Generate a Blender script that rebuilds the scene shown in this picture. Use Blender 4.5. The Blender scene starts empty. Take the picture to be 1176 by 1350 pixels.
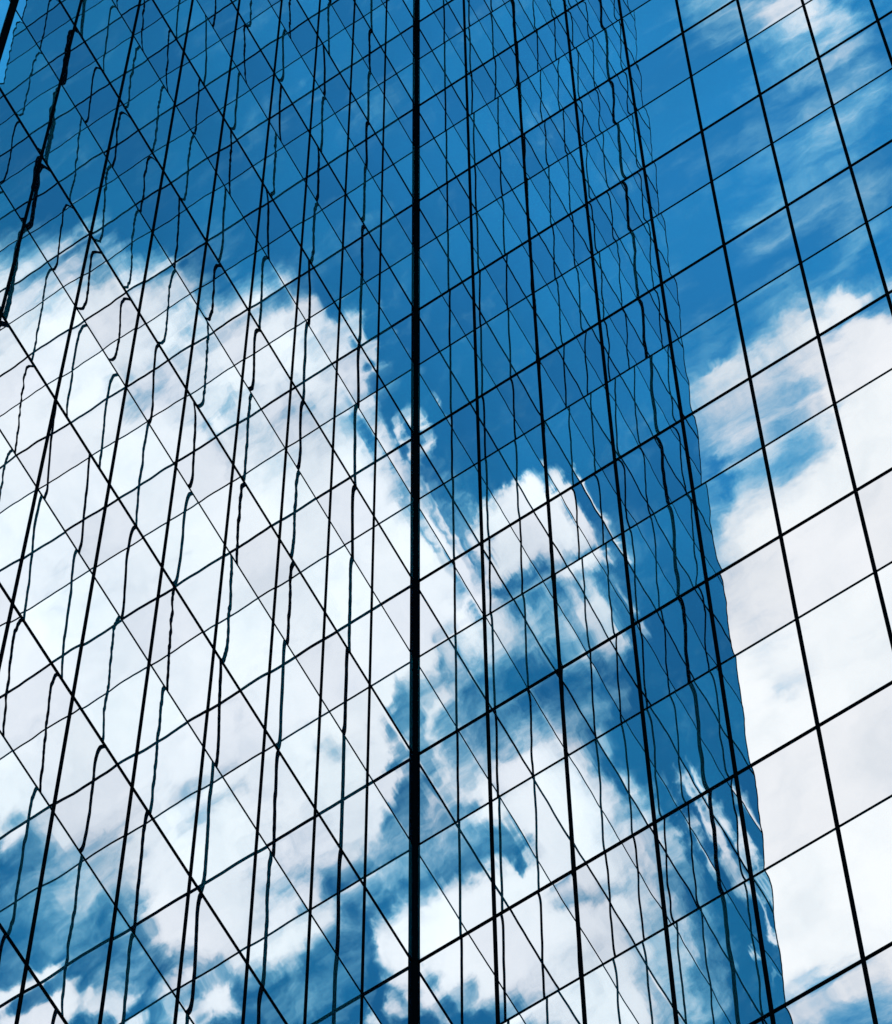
import bpy, bmesh, math, random
from mathutils import Vector, Matrix

random.seed(7)
scene = bpy.context.scene
C = scene.collection
R = math.radians

# ---------------------------------------------------------------- measures
S = 1.15                                   # metres per survey unit
EYE = 1.6                                  # eye height of the photographer
CORNER = Vector((0.0, 20.0 * S, 0.0))      # the inner corner of the two wings
BAY = 0.966 * S                            # distance between mullions
STOREY = 6.829 * S                         # one thick transom to the next
SPLIT = 0.5403                             # height of the thin transom inside it
Z0 = 55.015 * S + EYE                      # height of thick transom number 0
BAYS = 11
U_RIGHT = Vector((0.85104, -0.52510, 0.0)).normalized()
U_LEFT = Vector((-U_RIGHT.y * -1, -U_RIGHT.x, 0.0)).normalized()   # square to it
FIRST, LAST = -8, 19                       # thick transoms: pavement ... roof
DEPTH = 14.0                               # depth of each wing behind its glass

# ---------------------------------------------------------------- look
TALL_TINT, TALL_BODY = (0.79, 0.825, 0.84), (0.005, 0.042, 0.048)
SHORT_TINT, SHORT_BODY = (0.735, 0.765, 0.797), (0.001, 0.005, 0.008)
TALL_WARP = dict(bow=0.0013, bulge=0.0024, hook_top=-0.0022, hook_foot=0.0024, tilt=0.00065)
SHORT_WARP = dict(bow=0.0015, bulge=0.0024, hook_top=-0.0038, hook_foot=0.0024, tilt=0.00065)
LEFT_BATCH, RIGHT_BATCH = dict(ripple=0.0011, wave=0.0013), dict(ripple=0.0006, wave=0.0020)
SKY_STRENGTH = 0.15
SKY_GRADE = (0.22, 1.33, 1.58)
SKY_DEEP = 0.73
CLOUD_DIM, CLOUD_LIT, CLOUD_OUTER = (7.5, 7.8, 8.2), (9.9, 9.75, 9.75), 0.80
THIN = (0.38, 0.88, 1.04)
FINE_AMP, MASK_LO, MASK_HI, VEIL = 1.35, 0.03, 1.04, 0.24

# cloud banks of the layer overhead: centre, half-axes, turn, cover, softness; later ones lie over earlier ones
CLOUDS = [
    (-0.4849, 2.0309, 0.3338, 0.2581, 1.666, 1.081, 0.3),
    (-0.3557, 2.0352, 0.3257, 0.189, 1.611, 1.081, 0.3),
    (-0.2263, 2.0295, 0.281, 0.184, 1.601, 1.081, 0.3),
    (-0.1223, 2.1033, 0.3185, 0.1123, 1.421, 1.06, 0.39),
    (-0.2503, 2.2808, 0.3348, 0.2355, 3.115, 1.028, 0.35),
    (-0.4937, 2.2821, 0.2029, 0.1432, 3.096, 1.06, 0.35),
    (-0.0372, 2.1579, 0.1911, 0.0905, 1.573, 1.113, 0.39),
    (-0.1592, 1.792, 0.0731, 0.0362, -3.019, 0.954, 0.65),
    (-0.0978, 1.8155, 0.0573, 0.0254, 1.124, 0.85, 0.65),
    (-0.2853, 2.5209, 0.0995, 0.089, 2.632, 1.06, 0.52),
    (-0.1873, 2.531, 0.0793, 0.0728, 1.411, 1.007, 0.52),
    (-0.0292, 1.8151, 0.0908, 0.0332, 1.139, 0.05, 0.65),
    (-0.3508, 1.836, 0.0574, 0.0392, -2.474, 0.7, 0.91),
    (-0.2436, 1.8738, 0.0773, 0.0294, -2.544, 0.7, 0.91),
    (-0.1158, 1.8779, 0.0687, 0.0338, -2.982, 0.7, 0.91),
    (-0.042, 1.9209, 0.0679, 0.0345, 1.124, 0.7, 0.91),
    (-0.3095, 1.7409, 0.0564, 0.0293, 0.95, 0.7, 0.91),
    (-0.0125, 1.8917, 0.087, 0.0256, 1.212, 0.2, 0.65),
    (0.0122, 1.9158, 0.0213, 0.0138, 1.569, 0.8, 0.91),
    (0.043, 2.1273, 0.0622, 0.0621, -3.104, 1.113, 0.52),
    (0.0935, 2.1622, 0.0603, 0.0403, 2.789, 0.75, 0.78),
    (0.0528, 2.0874, 0.045, 0.0299, 2.705, 0.954, 0.65),
    (0.1419, 2.0176, 0.0772, 0.0495, 2.659, 1.166, 0.45),
    (0.1867, 2.0173, 0.0618, 0.0432, -2.634, 1.113, 0.52),
    (0.1024, 2.0425, 0.0498, 0.0445, -3.129, 0.954, 0.65),
    (0.0375, 2.0182, 0.0543, 0.0278, 1.069, 0.22, 0.65),
    (0.0275, 2.0182, 0.074, 0.0089, 1.055, 0.7, 0.78),
    (0.128, 2.0989, 0.0301, 0.0159, -2.713, 0.05, 0.65),
    (0.1838, 2.1416, 0.0621, 0.0604, 2.946, 0.6, 0.91),
    (0.2235, 2.1164, 0.0654, 0.0219, 1.063, 0.75, 0.78),
    (0.1541, 2.177, 0.0502, 0.0253, 2.787, 0.6, 0.91),
    (0.0436, 2.2232, 0.0556, 0.0254, 2.697, 0.4, 0.91),
    (0.1448, 2.2328, 0.0757, 0.0255, 2.696, 0.2, 0.78),
    (0.1559, 2.3043, 0.0762, 0.0361, 2.782, 0.6, 0.91),
    (0.0443, 2.341, 0.062, 0.0265, 1.257, 0.6, 0.91),
    (0.0905, 2.3771, 0.0461, 0.0187, 2.691, 0.8, 0.78),
    (0.2564, 2.2475, 0.0403, 0.0308, 2.608, 0.35, 0.97),
    (0.0744, 2.2894, 0.0406, 0.0256, 2.781, 0.3, 0.91),
    (0.2087, 2.413, 0.1082, 0.0832, -2.851, 1.166, 0.39),
    (0.0768, 2.5884, 0.0987, 0.0966, -3.08, 1.166, 0.39),
    (0.2005, 2.529, 0.1172, 0.1136, 1.356, 1.113, 0.45),
    (0.2545, 2.636, 0.1191, 0.1145, 1.348, 1.06, 0.52),
    (0.3137, 2.5072, 0.1597, 0.0515, 1.241, 0.7, 0.78),
    (0.0778, 2.4503, 0.068, 0.0273, -2.895, 0.28, 0.65),
    (0.0345, 2.4296, 0.0308, 0.0252, 3.136, 0.35, 0.78),
    (0.1223, 2.4733, 0.0248, 0.0126, -2.784, 0.25, 0.78),
    (0.2367, 2.5288, 0.0414, 0.0192, 3.141, 0.6, 0.91),
    (0.067, 2.6607, 0.0282, 0.0251, 1.555, 0.45, 0.91),
    (0.2025, 2.6471, 0.0629, 0.027, 2.588, 0.75, 0.91),
    (0.3662, 2.36, 0.0293, 0.0142, 1.031, 0.75, 0.78),
    (0.3478, 2.4332, 0.0738, 0.0164, 1.169, 0.7, 0.78),
    (0.4197, 2.4328, 0.0793, 0.0245, 1.114, 0.85, 0.72),
    (0.3988, 2.5814, 0.1185, 0.0269, 1.303, 0.35, 0.97),
    (0.4796, 2.5757, 0.0809, 0.0103, 1.298, 0.75, 0.78),
    (0.3587, 2.6355, 0.0868, 0.0229, 1.374, 0.55, 0.97),
    (-0.0221, 2.2796, 0.0471, 0.0223, 1.709, 0.35, 0.78),
    (-0.1136, 2.3212, 0.0269, 0.0264, 1.938, 0.72, 0.95),
    (-0.0189, 2.3829, 0.0572, 0.0245, 1.707, 0.3, 0.65),
    (-0.058, 2.4879, 0.0518, 0.0231, 2.775, 0.5, 0.78),
    (-0.081, 2.5785, 0.075, 0.0228, 1.777, 0.3, 0.65),
    (-0.1419, 2.6726, 0.0445, 0.0385, 2.572, 0.42, 0.78),
    (-0.0219, 2.5728, 0.0535, 0.027, 1.737, 0.954, 0.65),
    (-0.027, 2.6753, 0.0272, 0.0261, 1.627, 0.8, 0.78),
    (-0.5434, 2.5222, 0.1047, 0.039, 1.749, 0.22, 0.65),
    (-0.4666, 2.5431, 0.068, 0.0642, 1.735, 0.52, 0.91),
    (-0.3858, 2.6155, 0.053, 0.0232, 2.681, 0.35, 0.78),
    (-0.3247, 2.6735, 0.0445, 0.0257, 2.755, 0.4, 0.78),
    (-0.4498, 2.5005, 0.0527, 0.0259, 2.598, 0.65, 0.91),
    (-0.2678, 2.4102, 0.0541, 0.0247, 2.603, 0.74, 0.95),
    (-0.1818, 2.5044, 0.052, 0.0315, 2.764, 0.65, 0.91),
    (-0.5284, 2.6778, 0.0575, 0.0412, 3.093, 1.06, 0.52),
    (-0.4241, 2.6827, 0.0533, 0.0277, 2.672, 0.8, 0.65),
    (-0.2566, 2.6602, 0.0472, 0.0302, 2.933, 1.007, 0.65),
    (1.1611, 1.1426, 0.1729, 0.1159, 0.137, 0.2, 0.97),
    (1.4636, 1.2097, 0.1089, 0.1049, 1.602, 0.25, 0.97),
    (1.7197, 1.5343, 0.405, 0.2136, 0.39, 1.081, 0.25),
    (1.3699, 1.3937, 0.1346, 0.1231, -1.619, 1.166, 0.3),
    (1.9512, 1.5351, 0.314, 0.0927, 0.423, 1.166, 0.39),
    (2.0576, 1.7008, 0.1563, 0.1075, 2.004, 1.113, 0.3),
    (1.0439, 1.034, 0.0951, 0.0427, 1.687, 0.85, 0.78),
    (1.0783, 0.9664, 0.0473, 0.0358, -1.54, 0.45, 0.97),
    (1.0537, 1.0937, 0.0526, 0.0358, 1.722, 0.55, 0.97),
    (1.1321, 1.1593, 0.0591, 0.0337, 3.086, 0.42, 0.97),
    (1.1888, 1.169, 0.0423, 0.033, 2.466, 0.42, 0.97),
    (1.2051, 1.2389, 0.0554, 0.0243, 0.336, 0.4, 0.97),
    (1.2643, 1.1227, 0.0381, 0.0188, 2.365, 0.3, 0.97),
    (1.5251, 1.2377, 0.0797, 0.077, 1.545, 0.66, 0.78),
    (1.4502, 1.236, 0.0721, 0.0442, 2.632, 0.7, 0.78),
    (1.4579, 1.1786, 0.0289, 0.0156, 2.547, 0.7, 0.78),
    (1.3855, 1.2786, 0.0769, 0.0681, 2.409, 1.007, 0.65),
    (1.4581, 1.2628, 0.0405, 0.0216, 2.586, 0.6, 0.95),
    (1.5045, 1.2997, 0.0377, 0.033, 1.927, 0.42, 0.91),
    (1.5814, 1.2346, 0.0215, 0.0179, 2.508, 0.15, 0.78),
    (1.6154, 1.2758, 0.0493, 0.0299, 2.374, 0.85, 0.78),
    (1.6245, 1.258, 0.0197, 0.0159, 0.549, 0.4, 0.91),
    (1.6935, 1.3412, 0.0552, 0.045, 1.981, 0.78, 0.91),
    (1.7478, 1.4343, 0.0346, 0.0302, 0.62, 0.8, 0.95),
    (2.119, 1.7473, 0.0779, 0.0373, 2.311, 0.5, 0.91),
]

# ---------------------------------------------------------------- node helper
class Tree:
    """Small helper to write node trees as expressions."""
    def __init__(self, tree):
        self.t = tree
        for n in list(tree.nodes):
            tree.nodes.remove(n)
    def node(self, kind, **props):
        n = self.t.nodes.new(kind)
        for k, v in props.items():
            setattr(n, k, v)
        return n
    def put(self, sock, v):
        if v is None:
            return
        if isinstance(v, bpy.types.NodeSocket):
            self.t.links.new(v, sock)
        else:
            sock.default_value = v
    def math(self, op, a, b=None, c=None, clamp=False):
        n = self.node('ShaderNodeMath', operation=op, use_clamp=clamp)
        for i, v in enumerate((a, b, c)):
            self.put(n.inputs[i], v)
        return n.outputs[0]
    def add(self, a, b): return self.math('ADD', a, b)
    def sub(self, a, b): return self.math('SUBTRACT', a, b)
    def mul(self, a, b): return self.math('MULTIPLY', a, b)
    def mad(self, a, b, c): return self.math('MULTIPLY_ADD', a, b, c)
    def vec(self, op, a, b=None, out=0):
        n = self.node('ShaderNodeVectorMath', operation=op)
        self.put(n.inputs[0], a)
        self.put(n.inputs[1], b)
        return n.outputs[out]
    def scale(self, v, k):
        n = self.node('ShaderNodeVectorMath', operation='SCALE')
        self.put(n.inputs[0], v)
        self.put(n.inputs['Scale'], k)
        return n.outputs[0]
    def comb(self, x, y, z):
        n = self.node('ShaderNodeCombineXYZ')
        for i, v in enumerate((x, y, z)):
            self.put(n.inputs[i], v)
        return n.outputs[0]
    def sep(self, v):
        n = self.node('ShaderNodeSeparateXYZ')
        self.put(n.inputs[0], v)
        return n.outputs
    def noise(self, v, scale=1.0, detail=4.0, rough=0.5, lac=2.0, dist=0.0, color=False):
        n = self.node('ShaderNodeTexNoise')
        self.put(n.inputs['Vector'], v)
        n.inputs['Scale'].default_value = scale
        n.inputs['Detail'].default_value = detail
        n.inputs['Roughness'].default_value = rough
        n.inputs['Lacunarity'].default_value = lac
        n.inputs['Distortion'].default_value = dist
        return n.outputs['Color' if color else 'Fac']
    def smooth(self, v, lo, hi, a=0.0, b=1.0):
        n = self.node('ShaderNodeMapRange', interpolation_type='SMOOTHSTEP')
        self.put(n.inputs['Value'], v)
        n.inputs['From Min'].default_value = lo
        n.inputs['From Max'].default_value = hi
        n.inputs['To Min'].default_value = a
        n.inputs['To Max'].default_value = b
        return n.outputs[0]
    def mixf(self, f, a, b):
        n = self.node('ShaderNodeMix', data_type='FLOAT')
        self.put(n.inputs[0], f)
        self.put(n.inputs[2], a)
        self.put(n.inputs[3], b)
        return n.outputs[0]
    def mixc(self, f, a, b, blend='MIX'):
        n = self.node('ShaderNodeMix', data_type='RGBA', blend_type=blend)
        self.put(n.inputs[0], f)
        self.put(n.inputs[6], a)
        self.put(n.inputs[7], b)
        return n.outputs[2]

# ---------------------------------------------------------------- materials
def new_mat(name):
    m = bpy.data.materials.new(name)
    m.use_nodes = True
    return m, Tree(m.node_tree)

def mirror_glass(name, tint, body, bow, bulge, hook_top, hook_foot, tilt, ripple, wave):
    """Coated facade glass: a mirror whose normal follows the pane's own bow,
    the curl at its clamped edges and the fine roller waves of tempering."""
    m, t = new_mat(name)
    geo = t.node('ShaderNodeNewGeometry')
    nrm, pos = geo.outputs['Normal'], geo.outputs['Position']
    uv = t.node('ShaderNodeUVMap', uv_map='UVMap').outputs[0]
    s, tt, _ = t.sep(uv)
    seed = t.node('ShaderNodeAttribute', attribute_name='pane_seed').outputs['Fac']
    def rnd(k):
        w = t.node('ShaderNodeTexWhiteNoise', noise_dimensions='1D')
        t.put(w.inputs['W'], t.add(seed, k))
        return [t.mad(x, 2.0, -1.0) for x in t.sep(w.outputs['Color'])]      # -1 .. 1
    r1, r2, r3 = rnd(0.13)
    r4, r5, r6 = rnd(17.41)
    tang = t.vec('NORMALIZE', t.vec('CROSS_PRODUCT', (0, 0, 1), nrm))
    along = t.vec('DOT_PRODUCT', pos, tang, out=1)
    z = t.sep(pos)[2]
    # lean of the pane, bow of its height, curl at head and foot
    az = t.mul(r1, tilt)
    az = t.mad(t.mad(r2, 0.45, 1.0), t.mul(tt, bow), az)
    head = t.math('EXPONENT', t.mul(t.sub(tt, 1.0), 6.5))
    foot = t.math('EXPONENT', t.mul(t.add(tt, 1.0), -8.0))
    az = t.mad(t.mul(t.mad(r3, 1.0, 0.55), hook_top), head, az)
    az = t.mad(t.mul(t.mad(r4, 1.0, 0.45), hook_foot), foot, az)
    # roller waves: level ridges, a hand or two apart
    rp = t.noise(t.comb(t.mul(along, 0.35), t.mul(z, 2.9), t.mul(seed, 3.7)), 1.0, 1.5, 0.6)
    az = t.mad(t.sub(rp, 0.5), t.mul(t.mad(r5, 0.75, 0.9), ripple), az)
    # slow unevenness of the sheet
    wv = t.noise(t.comb(t.mul(along, 0.9), t.mul(z, 0.75), t.mul(seed, 5.1)), 1.0, 1.0, 0.5, color=True)
    wx, wy, _ = t.sep(wv)
    az = t.mad(t.sub(wx, 0.5), wave, az)
    ah = t.mul(r6, tilt * 0.8)
    cup = t.mul(s, t.mad(t.mul(s, s), -0.85, 1.0))          # flat again at the clamped sides
    ah = t.mad(t.mad(r5, 0.7, 1.0), t.mul(cup, bulge), ah)
    ah = t.mad(t.sub(wy, 0.5), wave * 2.2, ah)
    n2 = t.vec('NORMALIZE', t.vec('ADD', nrm, t.vec('ADD', t.scale(tang, ah), t.comb(0.0, 0.0, az))))
    gl = t.node('ShaderNodeBsdfGlossy')
    gl.inputs['Roughness'].default_value = 0.0
    # each sheet was coated in its own batch: a trace of difference in tint
    k = t.mad(r2, 0.035, 1.0)
    t.put(gl.inputs['Color'], t.scale(t.comb(*tint), k))
    t.put(gl.inputs['Normal'], n2)
    df = t.node('ShaderNodeBsdfDiffuse')
    df.inputs['Color'].default_value = (*body, 1)
    sh = t.node('ShaderNodeAddShader')
    t.put(sh.inputs[0], gl.outputs[0])
    t.put(sh.inputs[1], df.outputs[0])
    out = t.node('ShaderNodeOutputMaterial')
    t.put(out.inputs['Surface'], sh.outputs[0])
    return m

def metal(name, col, rough):
    m, t = new_mat(name)
    p = t.node('ShaderNodeBsdfPrincipled')
    geo = t.node('ShaderNodeNewGeometry')
    nz = t.noise(geo.outputs['Position'], 2.2, 5.0, 0.6)
    t.put(p.inputs['Base Color'], t.mixc(nz, (col[0] * 0.7, col[1] * 0.7, col[2] * 0.7, 1), (col[0] * 1.3, col[1] * 1.3, col[2] * 1.3, 1)))
    t.put(p.inputs['Roughness'], t.mad(nz, 0.2, rough))
    p.inputs['Specular IOR Level'].default_value = 0.0
    o = t.node('ShaderNodeOutputMaterial')
    t.put(o.inputs['Surface'], p.outputs[0])
    return m

def rough_stone(name, lo, hi, scale):
    m, t = new_mat(name)
    p = t.node('ShaderNodeBsdfPrincipled')
    geo = t.node('ShaderNodeNewGeometry')
    a = t.noise(geo.outputs['Position'], scale, 8.0, 0.65)
    t.put(p.inputs['Base Color'], t.mixc(a, (*lo, 1), (*hi, 1)))
    p.inputs['Roughness'].default_value = 0.85
    b = t.node('ShaderNodeBump')
    b.inputs['Strength'].default_value = 0.3
    b.inputs['Distance'].default_value = 0.02
    t.put(b.inputs['Height'], a)
    t.put(p.inputs['Normal'], b.outputs[0])
    o = t.node('ShaderNodeOutputMaterial')
    t.put(o.inputs['Surface'], p.outputs[0])
    return m

# the two wings were glazed from different batches: shorter roller waves left, slower bends right
GLASS = {}
for side_sign, extra in ((+1, LEFT_BATCH), (-1, RIGHT_BATCH)):
    GLASS[side_sign] = (mirror_glass('mirror_glass', TALL_TINT, TALL_BODY, **{**TALL_WARP, **extra}),
                        mirror_glass('spandrel_glass', SHORT_TINT, SHORT_BODY, **{**SHORT_WARP, **extra}))
BLACK = metal('black_aluminium', (0.0025, 0.003, 0.004), 0.5)
GASKET = metal('black_rubber', (0.004, 0.004, 0.004), 0.7)
SHELL = metal('dark_cladding', (0.02, 0.03, 0.04), 0.4)
STONE = rough_stone('plinth_stone', (0.10, 0.10, 0.10), (0.18, 0.175, 0.17), 3.0)
PAVING = rough_stone('paving', (0.16, 0.155, 0.15), (0.27, 0.26, 0.25), 0.8)

# ---------------------------------------------------------------- mesh helper
def box(bm, x0, x1, y0, y1, z0, z1):
    v = [bm.verts.new(p) for p in ((x0, y0, z0), (x1, y0, z0), (x1, y1, z0), (x0, y1, z0),
                                   (x0, y0, z1), (x1, y0, z1), (x1, y1, z1), (x0, y1, z1))]
    fs = []
    for q in ((0, 3, 2, 1), (4, 5, 6, 7), (0, 1, 5, 4), (1, 2, 6, 5), (2, 3, 7, 6), (3, 0, 4, 7)):
        fs.append(bm.faces.new([v[i] for i in q]))
    return fs                                     # 2 = the -y face, 4 = the +y face

def link(name, bm, mat, parent=None, loc=(0, 0, 0), bevel=0.0):
    if bevel:
        bmesh.ops.bevel(bm, geom=bm.edges[:], offset=bevel, segments=1, affect='EDGES')
    me = bpy.data.meshes.new(name)
    bm.to_mesh(me)
    bm.free()
    me.materials.append(mat)
    o = bpy.data.objects.new(name, me)
    C.objects.link(o)
    o.parent = parent
    o.location = loc
    return o

# ---------------------------------------------------------------- camera
cam_data = bpy.data.cameras.new('camera')
cam = bpy.data.objects.new('camera', cam_data)
C.objects.link(cam)
scene.camera = cam
PITCH, ROLL, YAW = 0.989082505, -0.01329273, 0.0187611218
fwd = Vector((math.sin(YAW) * math.cos(PITCH), math.cos(YAW) * math.cos(PITCH), math.sin(PITCH)))
rt = Vector((math.cos(YAW), -math.sin(YAW), 0))
up = rt.cross(fwd)
rt, up = rt * math.cos(ROLL) + up * math.sin(ROLL), None
up = rt.cross(fwd)
cam.matrix_world = Matrix(((rt.x, up.x, -fwd.x, 0), (rt.y, up.y, -fwd.y, 0), (rt.z, up.z, -fwd.z, EYE), (0, 0, 0, 1)))
cam_data.sensor_fit = 'HORIZONTAL'
cam_data.sensor_width = 36.0
cam_data.lens = 7161.50244 / 1176 * 36.0        # a long lens with a risen front
cam_data.shift_x = (588 - 615.741744) / 1176
cam_data.shift_y = (2971.03879 - 675) / 1176
cam_data.clip_start = 0.1
cam_data.clip_end = 20000

def seen(p):
    """Where a world point falls in the frame, 0..1, to find the panes that show largest."""
    d = p - Vector((0, 0, EYE))
    zc = d.dot(fwd)
    if zc <= 0:
        return None
    return Vector(((615.741744 + 7161.5 * d.dot(rt) / zc) / 1176, (2971.03879 - 7161.5 * d.dot(up) / zc) / 1350))

def shown(corners):
    q = [seen(p) for p in corners]
    if any(a is None for a in q):
        return 0.0
    x0, x1 = max(0, min(a.x for a in q)), min(1, max(a.x for a in q))
    y0, y1 = max(0, min(a.y for a in q)), min(1, max(a.y for a in q))
    return max(0, x1 - x0) * max(0, y1 - y0)

# ---------------------------------------------------------------- the two wings
TOP = Z0 + LAST * STOREY

def wing(label, u, front, mullion_w, tw, rng, corner_fill):
    """One mirror-glass wing: an Empty at the inner corner, x along its front;
    'front' (+1 / -1) is the local y side that faces the courtyard."""
    root = bpy.data.objects.new('glass_tower', None)
    C.objects.link(root)
    root.location = CORNER
    root.rotation_euler = (0, 0, math.atan2(u.y, u.x))
    root['label'] = label
    root['category'] = 'building'
    root['group'] = 'mirror glass tower wings'
    v = Vector((-u.y, u.x, 0))
    L = BAYS * BAY
    def bar(name, mat, x0, x1, proud, z0, z1, back=0.05, parent=root, bevel=0.0):
        bm = bmesh.new()
        xm, zm = (x0 + x1) / 2, (z0 + z1) / 2
        a, b = sorted((front * proud, -front * back))
        box(bm, x0 - xm, x1 - xm, a, b, z0 - zm, z1 - zm)
        return link(name, bm, mat, parent, (xm, 0, zm), bevel)
    # panes -------------------------------------------------------------
    kinds = {'window_pane': [], 'spandrel_pane': []}
    for n in range(FIRST, LAST):
        for k in range(BAYS):
            for name, za, zb in (('window_pane', n, n + SPLIT), ('spandrel_pane', n + SPLIT, n + 1)):
                x0, x1 = k * BAY, (k + 1) * BAY
                z0, z1 = Z0 + za * STOREY, Z0 + zb * STOREY
                w = [CORNER + u * x + Vector((0, 0, z)) for x in (x0, x1) for z in (z0, z1)]
                kinds[name].append((shown(w), x0, x1, z0, z1, rng.random() * 100))
    def pane_faces(bm, uvl, sl, x0, x1, z0, z1, seed):
        a, b = sorted((0.0, -front * 0.024))
        fs = box(bm, x0, x1, a, b, z0, z1)
        face = fs[4] if front > 0 else fs[2]
        cx, cz = (x0 + x1) / 2, (z0 + z1) / 2
        for f in fs:
            f[sl] = seed
        for lp in face.loops:
            c = lp.vert.co
            lp[uvl].uv = (-front if c.x > cx else front, 1 if c.z > cz else -1)
    for name, mat in zip(('window_pane', 'spandrel_pane'), GLASS[front]):
        rows = sorted(kinds[name], key=lambda r: -r[0])
        rest = bmesh.new()
        uvr, slr = rest.loops.layers.uv.new('UVMap'), rest.faces.layers.float.new('pane_seed')
        for i, (area, x0, x1, z0, z1, seed) in enumerate(rows):
            if i < 100 and area > 0:
                bm = bmesh.new()
                uvl, sl = bm.loops.layers.uv.new('UVMap'), bm.faces.layers.float.new('pane_seed')
                xm, zm = (x0 + x1) / 2, (z0 + z1) / 2
                pane_faces(bm, uvl, sl, x0 - xm, x1 - xm, z0 - zm, z1 - zm, seed)
                link(name, bm, mat, root, (xm, 0, zm))
            else:
                pane_faces(rest, uvr, slr, x0, x1, z0, z1, seed)
        o = link('window_glazing' if name == 'window_pane' else 'spandrel_glazing', rest, mat, root)
        o['kind'] = 'stuff'
    # black grid ----------------------------------------------------------
    zb, zt = Z0 + FIRST * STOREY, TOP
    for k in range(1, BAYS + 1):
        x = k * BAY + 0.02
        if k == 9:
            bar('expansion_mullion', BLACK, x - 0.052, x + 0.052, 0.022, zb, zt, bevel=0.004)
        elif k == BAYS:
            bar('end_mullion', BLACK, x - 0.032, x + 0.003, 0.006, zb, zt)
        else:
            bar('mullion', BLACK, x - mullion_w / 2, x + mullion_w / 2, 0.010, zb, zt, bevel=0.003)
    for n in range(FIRST, LAST + 1):
        z = Z0 + n * STOREY
        bar('floor_transom', BLACK, 0.0, L, tw * 0.62, z - tw, z + tw, back=0.046)
        if n < LAST:
            z += SPLIT * STOREY
            bar('head_transom', BLACK, 0.0, L, tw * 0.36, z - tw * 0.8, z + tw * 0.8, back=0.043)
    # the building behind its glass ------------------------------------------
    bm = bmesh.new()
    a, b = sorted((-front * 0.06, -front * DEPTH))
    box(bm, corner_fill, L - 0.03, a, b, zb, TOP - 0.1)
    link('building_shell', bm, SHELL, root)
    bm = bmesh.new()
    box(bm, corner_fill - 0.01, L + 0.02, a - 0.012, b + 0.012, 0.0, zb - 0.035)
    link('stone_plinth', bm, STONE, root)
    bm = bmesh.new()
    box(bm, corner_fill, L + 0.03, a + 0.02, b - 0.02, TOP + 0.035, TOP + 1.2)
    link('roof_parapet', bm, SHELL, root)
    return root

left = wing('mirror glass tower wing left of the thick black corner post, grid lines falling steeply rightwards',
            U_LEFT, +1, 0.043, 0.0195, random.Random(3), -DEPTH)
right = wing('mirror glass tower wing right of the thick black corner post, grid lines rising gently rightwards',
             U_RIGHT, -1, 0.052, 0.0245, random.Random(11), 0.08)

# the thick square post in the inner corner belongs to the right wing
bm = bmesh.new()
box(bm, -0.01, 0.054, -0.054, 0.01, Z0 + FIRST * STOREY, TOP)
link('corner_post', bm, BLACK, right, bevel=0.004)

# ---------------------------------------------------------------- ground
bm = bmesh.new()
g = 6000
vs = [bm.verts.new(p) for p in ((-g, -g, 0), (g, -g, 0), (g, g, 0), (-g, g, 0))]
bm.faces.new(vs)
gr = link('ground', bm, PAVING)
gr['kind'] = 'structure'

# ---------------------------------------------------------------- sky
SUN_EL, SUN_AZ = R(48), R(35)          # azimuth from +y towards +x: behind the wings
world = bpy.data.worlds.new('World')
scene.world = world
world.use_nodes = True
world.cycles.sampling_method = 'NONE'
t = Tree(world.node_tree)
gen = t.node('ShaderNodeTexCoord').outputs['Generated']
dx, dy, dz = t.sep(gen)
inv = t.math('DIVIDE', 1.0, t.math('MAXIMUM', dz, 0.03))
u, v = t.mul(dx, inv), t.mul(dy, inv)          # the flat layer the clouds float in
K = 7.2
p = t.comb(t.mul(u, -K), t.mul(v, -K), 0.0)    # one unit is about 8 degrees of sky
wn = t.noise(p, 5.0, 3.0, 0.55, color=True)
wn2 = t.noise(p, 21.0, 4.0, 0.6, color=True)
warp = t.vec('ADD', t.scale(t.vec('SUBTRACT', wn, (0.5, 0.5, 0.5)), 0.12),
             t.scale(t.vec('SUBTRACT', wn2, (0.5, 0.5, 0.5)), 0.07))
warp = t.vec('MULTIPLY', warp, (1, 1, 0))
pw = t.vec('ADD', p, warp)
f = 0.0
for (cx, cy, rx, ry, ang, val, edge) in CLOUDS:
    mp = t.node('ShaderNodeMapping', vector_type='TEXTURE')
    at = pw
    if not isinstance(f, float):               # (a hair's breadth of the cover so far keeps the node order)
        ma = t.node('ShaderNodeVectorMath', operation='MULTIPLY_ADD')
        t.put(ma.inputs[0], f)
        ma.inputs[1].default_value = (1e-7, 1e-7, 1e-7)
        t.put(ma.inputs[2], pw)
        at = ma.outputs[0]
    t.put(mp.inputs['Vector'], at)
    mp.inputs['Location'].default_value = (cx, cy, 0)
    mp.inputs['Rotation'].default_value = (0, 0, ang)
    mp.inputs['Scale'].default_value = (rx, ry, 1)
    d = t.vec('LENGTH', mp.outputs[0], out=1)
    gfac = t.smooth(d, 1.0 - edge, 1.0 + edge, 1.0, 0.0)
    f = t.mixf(gfac, f, val)
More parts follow.
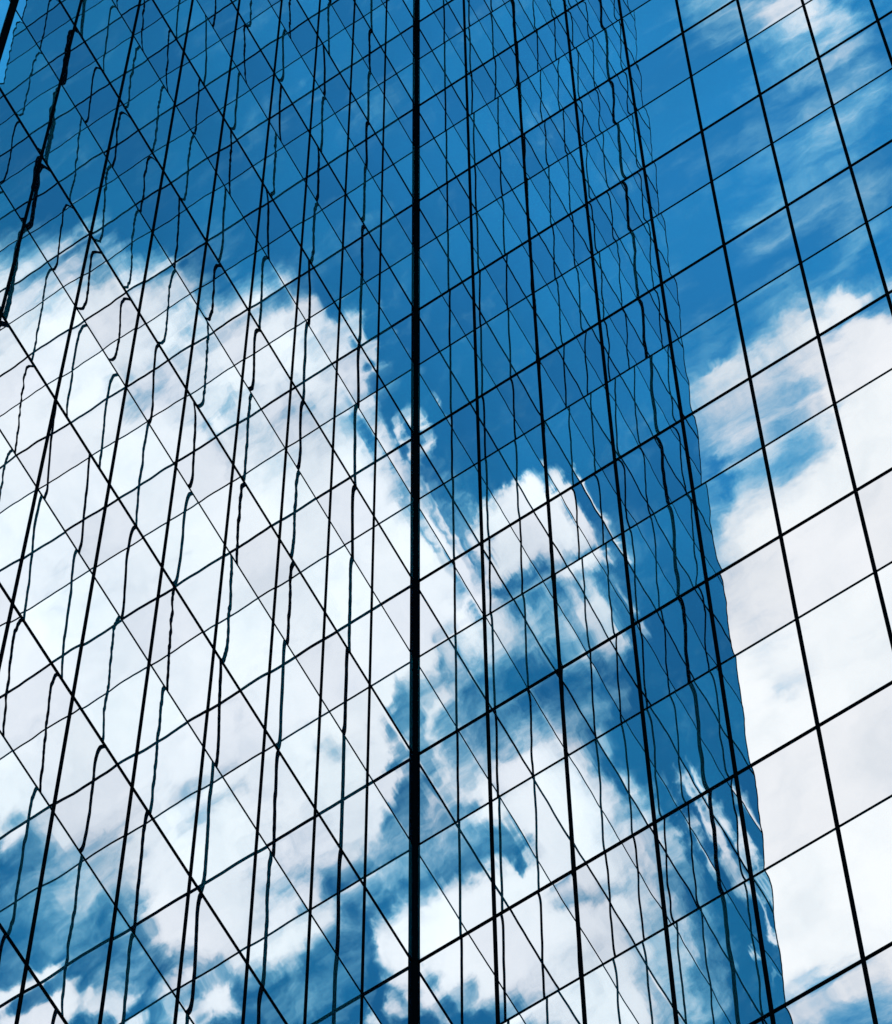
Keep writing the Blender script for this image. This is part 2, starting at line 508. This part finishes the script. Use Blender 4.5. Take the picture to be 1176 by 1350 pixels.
# wisps: feathered fractal detail, drawn out along the wind
ps = t.node('ShaderNodeMapping', vector_type='TEXTURE')
t.put(ps.inputs['Vector'], t.vec('ADD', p, t.scale(warp, 0.35)))
ps.inputs['Rotation'].default_value = (0, 0, R(-38))
ps.inputs['Scale'].default_value = (1.7, 0.8, 1)
fine = t.noise(ps.outputs[0], 12.0, 10.0, 0.64, dist=0.08)
broad = t.noise(p, 4.5, 6.0, 0.55)
field = t.add(f, t.mad(t.sub(fine, 0.5), FINE_AMP, t.mul(t.sub(broad, 0.5), 0.35)))
mask = t.smooth(field, MASK_LO, MASK_HI)
veil = t.mul(t.smooth(t.add(field, t.mul(t.sub(fine, 0.5), 0.6)), 0.0, 0.8), VEIL)
mask = t.math('MAXIMUM', mask, veil)
sky = t.node('ShaderNodeTexSky', sky_type='NISHITA', sun_disc=False)
sky.sun_elevation = SUN_EL
sky.sun_rotation = SUN_AZ
sky.air_density, sky.dust_density, sky.ozone_density = 1.0, 0.3, 3.0
blue = t.vec('MULTIPLY', sky.outputs[0], SKY_GRADE)
body = t.noise(pw, 6.0, 6.0, 0.6)
shade = t.smooth(t.mad(t.sub(body, 0.5), 1.0, t.mul(f, 0.5)), 0.12, 0.75)
white = t.mixc(shade, (*CLOUD_DIM, 1), (*CLOUD_LIT, 1))
bg = t.node('ShaderNodeBackground')
side = t.smooth(t.math('ABSOLUTE', u), 0.09, 0.18)
glow = t.smooth(t.vec('DISTANCE', p, (0.38, 1.42, 0.0), out=1), 0.05, 0.95, 1.58, 1.0)
blue = t.scale(blue, t.mul(glow, t.mixf(side, SKY_DEEP, 1.0)))
haze = t.noise(p, 3.0, 5.0, 0.55)
blue = t.scale(blue, t.mad(t.sub(haze, 0.5), 0.35, 1.0))
thick = t.smooth(mask, 0.15, 0.95)
white = t.mixc(thick, t.vec('MULTIPLY', white, THIN), white)   # thin cloud scatters the blue
cloud_gain = t.mixf(side, 1.0, CLOUD_OUTER)   # banks near the middle are set brighter, to offset two tinted reflections
t.put(bg.inputs['Color'], t.mixc(mask, blue, t.scale(white, cloud_gain)))
bg.inputs['Strength'].default_value = SKY_STRENGTH
wo = t.node('ShaderNodeOutputWorld')
t.put(wo.inputs['Surface'], bg.outputs[0])

sun_data = bpy.data.lights.new('sun', 'SUN')
sun_data.energy = 3.0
sun_data.angle = R(0.5)
sun_data.color = (1.0, 0.95, 0.87)
sun = bpy.data.objects.new('sun', sun_data)
C.objects.link(sun)
sd = Vector((math.sin(SUN_AZ) * math.cos(SUN_EL), math.cos(SUN_AZ) * math.cos(SUN_EL), math.sin(SUN_EL)))
sun.rotation_euler = sd.to_track_quat('Z', 'Y').to_euler()
sun.location = (0, 0, 300)

scene.view_settings.view_transform = 'Standard'
scene.view_settings.look = 'None'
scene.view_settings.exposure = 0.0
scene.view_settings.gamma = 1.0
scene.view_settings.use_curve_mapping = False
scene.render.engine = 'CYCLES'
scene.cycles.max_bounces = 10
scene.cycles.glossy_bounces = 6
